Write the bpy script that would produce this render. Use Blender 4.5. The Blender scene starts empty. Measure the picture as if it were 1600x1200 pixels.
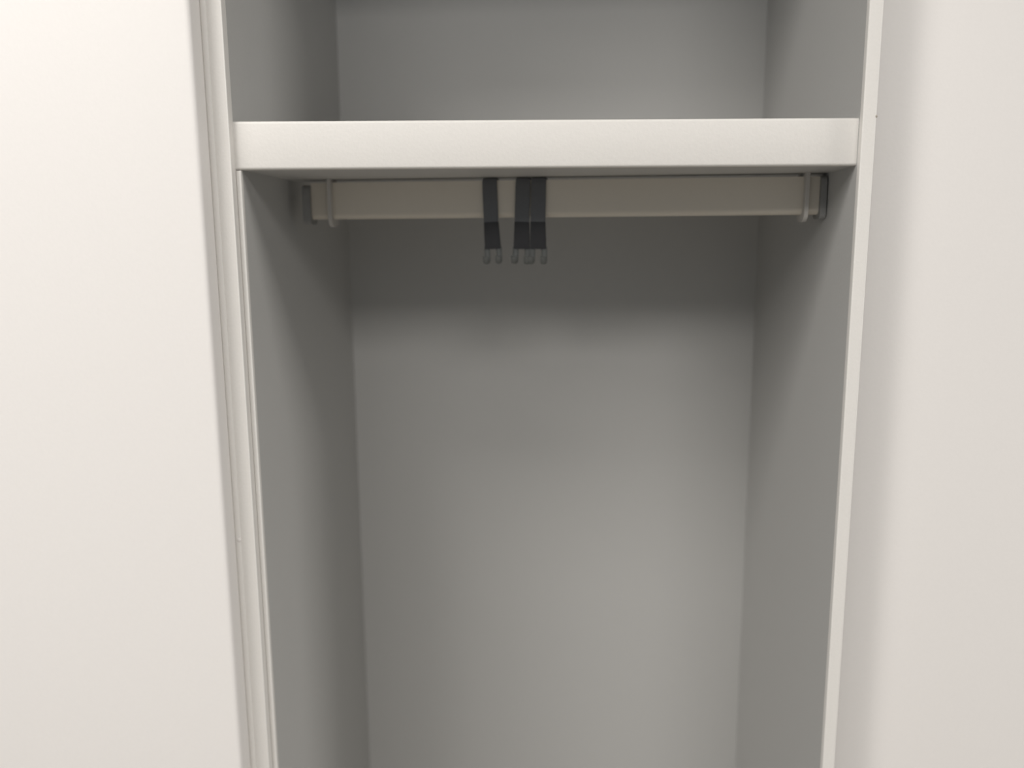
import bpy, bmesh, math
from mathutils import Vector, Matrix

C = bpy.context.scene.collection
sc = bpy.context.scene

# ------------------------------------------------------------------ camera
# locker front plane is y = 0, the opening spans x = -0.25 .. 0.25, the shelf underside is z = 1.5
SZ = 1.5
YAW, PITCH, ROLL = 0.0682, 0.1715, -0.0074
cd = bpy.data.cameras.new('camera')
cam = bpy.data.objects.new('camera', cd)
C.objects.link(cam)
cd.sensor_fit = 'HORIZONTAL'
cd.sensor_width = 36.0
cd.lens = 36.0 * 1300.0 / 1600.0
cd.clip_start = 0.02
fw = Vector((-math.sin(YAW) * math.cos(PITCH), math.cos(YAW) * math.cos(PITCH), -math.sin(PITCH)))
rt = Vector((math.cos(YAW), math.sin(YAW), 0))
up = rt.cross(fw)
r2 = rt * math.cos(ROLL) + up * math.sin(ROLL)
u2 = up * math.cos(ROLL) - rt * math.sin(ROLL)
M = Matrix((r2, u2, -fw)).transposed().to_4x4()
M.translation = Vector((0.0245, -0.6828, SZ - 0.0572))
cam.matrix_world = M
sc.camera = cam
cd.dof.use_dof = True
cd.dof.focus_distance = 0.66
cd.dof.aperture_fstop = 2.8

# ------------------------------------------------------------------ world, lights, exposure
w = bpy.data.worlds.new('world')
sc.world = w
w.use_nodes = True
bg = w.node_tree.nodes['Background']
bg.inputs[0].default_value = (0.85, 0.93, 1.0, 1)
bg.inputs[1].default_value = 0.20

sc.view_settings.view_transform = 'Standard'
sc.view_settings.look = 'None'
sc.view_settings.gamma = 1.0
sc.view_settings.use_curve_mapping = False
sc.view_settings.exposure = 0.10

CEIL = 2.62
# unseen lamps added to light the scene: x, y, size x, size y, watts
ADDED_LAMPS = [(-0.72, -0.92, 0.45, 0.45, 14.0), (-0.85, -2.4, 1.0, 0.7, 14.5), (-1.35, -1.4, 0.5, 0.5, 11.0),
         (-2.0, -1.9, 0.5, 0.5, 12.0), (0.5, -2.2, 0.9, 0.8, 29.0), (2.2, -0.6, 0.5, 0.5, 38.0)]
WHERE = ['square white ceiling light nearest the open locker', 'long white ceiling light at the back of the room',
         'square white ceiling light between the nearest one and the corner one', 'square white ceiling light in the left corner of the room',
         'wide white ceiling light over the middle of the room', 'square white ceiling light at the far right']
for x, y, sx, sy, pw in ADDED_LAMPS:
    ld = bpy.data.lights.new('ceiling_lamp', 'AREA')
    ld.shape = 'RECTANGLE'
    ld.size, ld.size_y = sx, sy
    ld.energy = pw
    ld.color = (1.0, 0.968, 0.93)
    lo = bpy.data.objects.new('ceiling_lamp', ld)
    lo.location = (x, y, CEIL - 0.045)
    C.objects.link(lo)


# ------------------------------------------------------------------ materials
def material(name, col, rough=0.5, metal=0.0, bump=0.0, scale=300.0, var=0.0, emit=None, spec=0.5):
    m = bpy.data.materials.new(name)
    m.use_nodes = True
    nt = m.node_tree
    b = nt.nodes['Principled BSDF']
    b.inputs['Base Color'].default_value = (*col, 1)
    b.inputs['Roughness'].default_value = rough
    b.inputs['Metallic'].default_value = metal
    b.inputs['Specular IOR Level'].default_value = spec
    tc = nt.nodes.new('ShaderNodeTexCoord')
    n = nt.nodes.new('ShaderNodeTexNoise')
    n.inputs['Scale'].default_value = scale
    n.inputs['Detail'].default_value = 4
    nt.links.new(tc.outputs['Object'], n.inputs['Vector'])
    if bump:
        bp = nt.nodes.new('ShaderNodeBump')
        bp.inputs['Strength'].default_value = bump
        bp.inputs['Distance'].default_value = 0.0006
        nt.links.new(n.outputs['Fac'], bp.inputs['Height'])
        nt.links.new(bp.outputs['Normal'], b.inputs['Normal'])
    if var:
        rp = nt.nodes.new('ShaderNodeMix')
        rp.data_type = 'RGBA'
        rp.inputs[6].default_value = (*[c * (1 - var) for c in col], 1)
        rp.inputs[7].default_value = (*[min(1, c * (1 + var)) for c in col], 1)
        nt.links.new(n.outputs['Fac'], rp.inputs[0])
        nt.links.new(rp.outputs[2], b.inputs['Base Color'])
    if emit:
        b.inputs['Emission Color'].default_value = (*emit[0], 1)
        b.inputs['Emission Strength'].default_value = emit[1]
    return m


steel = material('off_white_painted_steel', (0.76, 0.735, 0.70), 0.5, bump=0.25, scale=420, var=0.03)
shaded_steel = material('grey_inner_steel', (0.485, 0.48, 0.466), 0.55, bump=0.25, scale=420, var=0.03)  # same steel, colour darkened to stand in for the shade inside
door_paint = material('white_door_paint', (0.81, 0.78, 0.755), 0.45, bump=0.12, scale=350, var=0.015)
rail_paint = material('pale_rail_paint', (0.66, 0.61, 0.53), 0.4, bump=0.1, scale=500, var=0.02)
bracket_paint = material('bracket_plastic', (0.52, 0.50, 0.47), 0.4, var=0.02)
black_plastic = material('black_hook_plastic', (0.125, 0.128, 0.135), 0.45, bump=0.2, scale=600, var=0.1)
dark_block_mat = material('dark_cap_plastic', (0.27, 0.27, 0.265), 0.6, var=0.1)
hook_body_plastic = material('hook_body_plastic', (0.035, 0.035, 0.038), 0.55, var=0.1, spec=0.3)
prong_metal = material('dull_prong_metal', (0.11, 0.115, 0.11), 0.6, metal=0.0, var=0.08)
dark_chip = material('dark_paint_chip', (0.42, 0.38, 0.33), 0.7, var=0.2)
floor_mat = material('grey_floor', (0.28, 0.255, 0.22), 0.6, bump=0.1, scale=60, var=0.06)
wall_mat = material('painted_wall', (0.72, 0.70, 0.67), 0.8, bump=0.2, scale=200, var=0.02)
ceil_mat = material('ceiling_paint', (0.8, 0.8, 0.78), 0.9, bump=0.2, scale=150, var=0.02)
diffuser = material('lamp_diffuser', (0.9, 0.9, 0.88), 0.6, var=0.01, emit=((1.0, 0.97, 0.93), 1.0))  # glowing panels of the added lamps
frame_mat = material('lamp_frame', (0.8, 0.8, 0.8), 0.5, var=0.02)


# ------------------------------------------------------------------ mesh helpers
def add_box(bm, x0, x1, y0, y1, z0, z1, bev=0.0, seg=2, only=None):
    pts = [(x, y, z) for x in (x0, x1) for y in (y0, y1) for z in (z0, z1)]
    v = [bm.verts.new(p) for p in pts]
    for f in ((0, 1, 3, 2), (4, 6, 7, 5), (0, 4, 5, 1), (2, 3, 7, 6), (0, 2, 6, 4), (1, 5, 7, 3)):
        bm.faces.new([v[i] for i in f])
    if bev:
        es = {e for a in v for e in a.link_edges}
        if only:
            es = {e for e in es if only((e.verts[0].co + e.verts[1].co) / 2)}
        bmesh.ops.bevel(bm, geom=list(es), offset=bev, segments=seg, profile=0.5, affect='EDGES')
    return v


def add_prism(bm, prof, axis, a, b):
    """extrude a closed 2D profile along an axis; profile coordinates are the other two axes in order"""
    def pt(p, t):
        q = list(p)
        q.insert(axis, t)
        return q
    A = [bm.verts.new(pt(p, a)) for p in prof]
    B = [bm.verts.new(pt(p, b)) for p in prof]
    n = len(prof)
    bm.faces.new(A)
    bm.faces.new(B[::-1])
    for i in range(n):
        bm.faces.new((A[i], B[i], B[(i + 1) % n], A[(i + 1) % n]))


def obj(name, bm, mat, parent=None, smooth=True):
    bmesh.ops.recalc_face_normals(bm, faces=bm.faces)
    me = bpy.data.meshes.new(name)
    bm.to_mesh(me)
    bm.free()
    me.materials.append(mat)
    if smooth:
        for p in me.polygons:
            p.use_smooth = True
        try:
            me.set_sharp_from_angle(angle=math.radians(40))
        except Exception:
            pass
    o = bpy.data.objects.new(name, me)
    C.objects.link(o)
    if parent:
        o.parent = parent
    return o


def box(name, x0, x1, y0, y1, z0, z1, mat, parent=None, bev=0.0, seg=2, only=None):
    bm = bmesh.new()
    add_box(bm, x0, x1, y0, y1, z0, z1, bev, seg, only)
    return obj(name, bm, mat, parent)


def thing(name, label, cat, loc=(0, 0, 0), group=None):
    o = bpy.data.objects.new(name, None)
    o.empty_display_size = 0.1
    o.location = loc
    C.objects.link(o)
    o['label'] = label
    o['category'] = cat
    if group:
        o['group'] = group
    return o


def struct(o):
    o['kind'] = 'structure'
    return o


# ------------------------------------------------------------------ the setting
D = 0.3434          # depth of the locker interior
YB = 0.365          # where the lockers end at the back
struct(box('floor', -2.6, 2.6, -2.8, 0.5, -0.05, 0.0, floor_mat))
struct(box('wall_back', -2.6, 2.6, YB + 0.002, 0.5, 0.0, CEIL, wall_mat))
struct(box('ceiling', -2.6, 2.6, -2.8, 0.5, CEIL, CEIL + 0.05, ceil_mat))

for (x, y, sx, sy, pw), where in zip(ADDED_LAMPS, WHERE):  # fixtures built around the added, unseen lamps
    t = thing('ceiling_light', where,
              'light', (x, y, CEIL))
    bm = bmesh.new()
    a, b = sx / 2 + 0.03, sy / 2 + 0.03
    for q in ((-a, a, -b, -b + 0.025), (-a, a, b - 0.025, b), (-a, -a + 0.025, -b + 0.025, b - 0.025), (a - 0.025, a, -b + 0.025, b - 0.025)):
        add_box(bm, *q, -0.035, 0.0)
    obj('frame', bm, frame_mat, t)
    box('diffuser', -a + 0.025, a - 0.025, -b + 0.025, b - 0.025, -0.02, -0.005, diffuser, t)

# ------------------------------------------------------------------ the open locker
ZT = 1.84           # underside of the locker's top
ZB = 0.10           # upper face of the locker's bottom
REC = 0.008         # shelf lip and liner sit this far behind the frame
locker = thing('locker', 'open off-white steel locker with a shelf and a coat rail, between two closed white ones', 'locker', (0, 0.0, 0.0))

front = lambda c: c.y < 0.001
# left side: a folded frame face with a raised seam bead, and the side sheet behind it
LX = -0.2505
bm = bmesh.new()
add_box(bm, LX - 0.0225, LX, 0.0, 0.0088, 0.0, ZT + 0.02, 0.0012, 3, front)
obj('front_frame', bm, steel, locker)
bm = bmesh.new()
prof = []
for k in range(13):
    a = math.pi * k / 12
    prof.append((LX - 0.0158 + 0.0034 * math.cos(a), -0.0018 * math.sin(a)))
prof = [(prof[0][0], 0.0012)] + prof + [(prof[-1][0], 0.0012)]
add_prism(bm, prof, 2, 0.0, ZT + 0.019)
obj('seam_bead', bm, steel, locker)
box('side_panel', LX - 0.0177, LX, 0.0088, YB, 0.0, ZT, shaded_steel, locker)
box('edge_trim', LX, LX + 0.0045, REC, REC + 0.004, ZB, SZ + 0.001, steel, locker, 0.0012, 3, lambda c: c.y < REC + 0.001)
box('side_liner', LX, LX + 0.0045, REC + 0.004, D, ZB, SZ + 0.004, shaded_steel, locker)
# right side: one sheet whose front edge shows, darkened as shade behind it
RX = 0.25
box('edge_trim', RX, RX + 0.0105, 0.0, 0.006, 0.0, ZT + 0.02, steel, locker, 0.0012, 3, front)
box('side_panel', RX, RX + 0.0105, 0.006, YB, 0.0, ZT + 0.02, shaded_steel, locker)
box('back_panel', LX, RX, D, YB, 0.0, ZT, shaded_steel, locker)
box('top_panel', LX, RX, 0.004, YB, ZT, ZT + 0.02, shaded_steel, locker, 0.001)
box('bottom_panel', LX + 0.0, RX, 0.004, D, ZB - 0.02, ZB, shaded_steel, locker, 0.001)
box('plinth', LX, RX, 0.03, 0.045, 0.0, ZB - 0.02, steel, locker)

# shelf with a rounded front lip; it hangs a touch out of level
TILT = 0.0035
bm = bmesh.new()
def ztilt(x):
    return -TILT * x / 0.25 * 0.6
add_box(bm, LX, RX, REC + 0.006, D, SZ, SZ + 0.0365)
for v in bm.verts:
    top = (v.co.z - SZ) / 0.0374
    v.co.z += ztilt(v.co.x) * (0.7 + 0.6 * top)
shelf = obj('shelf', bm, shaded_steel, locker)  # sheet takes the darkened steel, for shade on its underside
bm = bmesh.new()
add_box(bm, LX, RX, REC, REC + 0.006, SZ, SZ + 0.0374, 0.0022, 4, lambda c: c.y < REC + 0.001 and abs(c.x) < 0.1)
for v in bm.verts:
    top = (v.co.z - SZ) / 0.0374
    v.co.z += ztilt(v.co.x) * (0.7 + 0.6 * top)
obj('shelf_lip', bm, steel, shelf)

# ------------------------------------------------------------------ coat rail under the shelf, slightly out of square
YL, YR = 0.132, 0.088
XL, XR = -0.224, 0.2440
RT, RH, RD = 0.0005, 0.037, 0.013
def rail_y(x):
    return YL + (YR - YL) * (x - XL) / (XR - XL)
rail = None
bm = bmesh.new()
add_box(bm, XL, XR, -RD / 2, RD / 2, SZ - RT - RH, SZ - 0.003, 0.0055, 6, lambda c: abs(c.x - (XL + XR) / 2) < 0.01 and c.z < SZ - 0.02)
for v in bm.verts:
    v.co.y += rail_y(v.co.x)
    v.co.z += ztilt(v.co.x) * 0.7 + (0.0018 * (v.co.x - XL) / (XR - XL) if v.co.z < SZ - 0.01 else 0)
rail = obj('coat_rail', bm, rail_paint, locker)
def bracket(x, z0=SZ):
    bm = bmesh.new()
    y = rail_y(x)
    h = RH + 0.0065
    y0, y1 = y - 0.013, y + 0.013
    zt, zb = z0 + ztilt(x) * 0.7, z0 - h
    prof = [(y0, zt), (y1, zt)]
    r = 0.009
    for k in range(7):
        a = math.pi / 2 * k / 6
        prof.append((y1 - r + r * math.cos(a), zb + r - r * math.sin(a)))
    for k in range(7):
        a = math.pi / 2 * k / 6
        prof.append((y0 + r - r * math.sin(a), zb + r - r * math.cos(a)))
    add_prism(bm, prof, 0, x - 0.0017, x + 0.0017)
    return obj('rail_bracket', bm, bracket_paint, rail)
BL, BR = -0.204, 0.2320
for x0, x1 in ((XL - 0.0075, XL), (XR, XR + 0.0050)):  # dark grey blocks at both ends of the rail
    bm = bmesh.new()
    y = rail_y((x0 + x1) / 2)
    add_box(bm, x0, x1, y - 0.011, y + 0.011, SZ - 0.041, SZ - 0.004, 0.005, 4, lambda c: abs(c.x - (x0 + x1) / 2) < 0.001)
    block = obj('end_cap', bm, dark_block_mat, rail)
    block['label'] = 'dark end cap'
bracket(BL)
bracket(BR)

# small marks on the frame
bm = bmesh.new()
bmesh.ops.create_uvsphere(bm, u_segments=16, v_segments=10, radius=0.0019)
for v in bm.verts:
    v.co.y *= 0.5
    v.co += Vector((LX - 0.0136, -0.0014, SZ - 0.316))
pb = obj('paint_blob', bm, door_paint, locker)
pb['label'] = 'small raised white paint blob'
bm = bmesh.new()
bmesh.ops.create_icosphere(bm, subdivisions=2, radius=0.0012)
for v in bm.verts:
    v.co += Vector((RX + 0.0103, 0.0009, SZ + 0.0345))
pc = obj('paint_chip', bm, dark_chip, locker)
pc['label'] = 'tiny dark chip in the paint'


# ------------------------------------------------------------------ neighbouring lockers
def closed_locker(x0, x1, ydoor, label, dx0, dx1, bev, th=0.018):
    t = thing('locker', label, 'locker', ((x0 + x1) / 2, 0, 0))
    cx = (x0 + x1) / 2
    yf = ydoor + 0.0185
    bm = bmesh.new()
    for q in ((x0, x0 + 0.01, yf, YB, 0.0, ZT), (x1 - 0.01, x1, yf, YB, 0.0, ZT), (x0 + 0.01, x1 - 0.01, D, YB, 0.0, ZT),
              (x0, x1, yf, YB, ZT, ZT + 0.02), (x0 + 0.01, x1 - 0.01, yf, D, ZB - 0.02, ZB)):
        add_box(bm, q[0] - cx, q[1] - cx, *q[2:])
    obj('body', bm, steel, t)
    box('door', dx0 - cx, dx1 - cx, ydoor, ydoor + th, 0.06, ZT + 0.012, door_paint, t, bev, 4)
    return t


closed_locker(-0.79, LX - 0.0228, -0.024, 'closed white steel locker left of the open one, its door standing proud', -0.785, LX - 0.0156, 0.0045, 0.0225)
closed_locker(RX + 0.0110, 0.79, 0.042, 'closed white steel locker right of the open one, its door set back', RX + 0.0112, 0.785, 0.0015)

# ------------------------------------------------------------------ three sliding hooks on the rail
def make_hook(label):
    t = thing('coat_hook', label, 'hook', (0, 0, 0), 'sliding hooks on the coat rail')
    w0, w1 = 0.0068, 0.0076          # half widths: at the rail and at the foot
    T = 0.0024
    yf = -RD / 2 - T / 2 - 0.0004
    yb = RD / 2 + T / 2 + 0.0004

    def ribbon(path, halfs, th):
        bm = bmesh.new()
        rows = []
        n = len(path)
        for i, (y, z) in enumerate(path):
            a = Vector(path[max(i - 1, 0)])
            b = Vector(path[min(i + 1, n - 1)])
            d = (b - a).normalized()
            nrm = Vector((-d.y, d.x)) * th / 2
            rows.append([bm.verts.new((sx * halfs[i], y + q * nrm.x, z + q * nrm.y)) for sx, q in ((-1, -1), (1, -1), (1, 1), (-1, 1))])
        for i in range(n - 1):
            for j in range(4):
                bm.faces.new((rows[i][j], rows[i][(j + 1) % 4], rows[i + 1][(j + 1) % 4], rows[i + 1][j]))
        bm.faces.new(rows[0][::-1])
        bm.faces.new(rows[-1])
        bmesh.ops.recalc_face_normals(bm, faces=bm.faces)
        es = [e for e in bm.edges if e.verts[0].co.x * e.verts[1].co.x > 0 and len(e.link_faces) == 2 and e.calc_face_angle(0) > 1.0]
        bmesh.ops.bevel(bm, geom=es, offset=0.0005, segments=2, affect='EDGES')
        return bm
    # the band goes from the back of the rail over its top and down the front
    path = [(yb, -0.030), (yb, -0.006), (yb - 0.002, -0.0016), (yb - 0.005, -0.0012), (yf + 0.005, -0.0012),
            (yf + 0.002, -0.0016), (yf, -0.006), (yf, -0.030), (yf, -0.0405)]
    obj('strap', ribbon(path, [w0] * len(path), T), black_plastic, t)
    # the thicker body below the rail flares a little and leans back
    path = [(yf + 0.0002, -0.0400), (yf + 0.0012, -0.047), (yf + 0.0028, -0.056), (yf + 0.0045, -0.0650)]
    hb = obj('hook_body', ribbon(path, [w0 + 0.0001, w0 + 0.0003, w0 + 0.0006, w1], T * 1.3), hook_body_plastic, t)
    # two upturned prongs at the foot
    for s in (-1, 1):
        bm = bmesh.new()
        cx = s * 0.0056
        y0 = yf + 0.0043
        pts = [(y0, -0.0630), (y0 + 0.0006, -0.0700), (y0 + 0.0002, -0.0745), (y0 - 0.0022, -0.0775),
               (y0 - 0.0052, -0.0780), (y0 - 0.0078, -0.0760), (y0 - 0.0088, -0.0720)]
        N = 10
        rings = []
        for i, (y, z) in enumerate(pts):
            a = Vector(pts[max(i - 1, 0)])
            b = Vector(pts[min(i + 1, len(pts) - 1)])
            d = (b - a).normalized()
            nrm = Vector((-d.y, d.x))
            rx, rn = 0.0028, 0.0013
            rings.append([bm.verts.new((cx + s * 0.0004 * i / 6 + rx * math.cos(2 * math.pi * q / N), y + nrm.x * rn * math.sin(2 * math.pi * q / N), z + nrm.y * rn * math.sin(2 * math.pi * q / N))) for q in range(N)])
        for i in range(len(rings) - 1):
            for q in range(N):
                bm.faces.new((rings[i][q], rings[i][(q + 1) % N], rings[i + 1][(q + 1) % N], rings[i + 1][q]))
        bm.faces.new(rings[0][::-1])
        bm.faces.new(rings[-1])
        o = obj('prong', bm, prong_metal, t)
        o['label'] = 'dull grey hook prong'
    return t


def place_hook(t, x, rz, ry):
    t.location = (x, rail_y(x), SZ - 0.0006 + ztilt(x) * 0.7)
    t.rotation_euler = (0, ry, rz)


base_rz = math.atan2(YR - YL, XR - XL)
hook = make_hook('black sliding coat hook hanging alone, left of the touching pair')
spots = [(-0.0485, base_rz + 0.02, -0.03, None),
         (-0.0170, base_rz + 0.03, 0.035, 'black sliding coat hook, left one of the touching pair'),
         (-0.0024, base_rz + 0.0, 0.018, 'black sliding coat hook, right one of the touching pair')]
for i, (x, rz, ry, lab) in enumerate(spots):
    if i == 0:
        t = hook
    else:
        t = hook.copy()
        C.objects.link(t)
        t['label'] = lab
        for ch in list(hook.children):
            c = ch.copy()
            C.objects.link(c)
            c.parent = t
    place_hook(t, x, rz, ry)
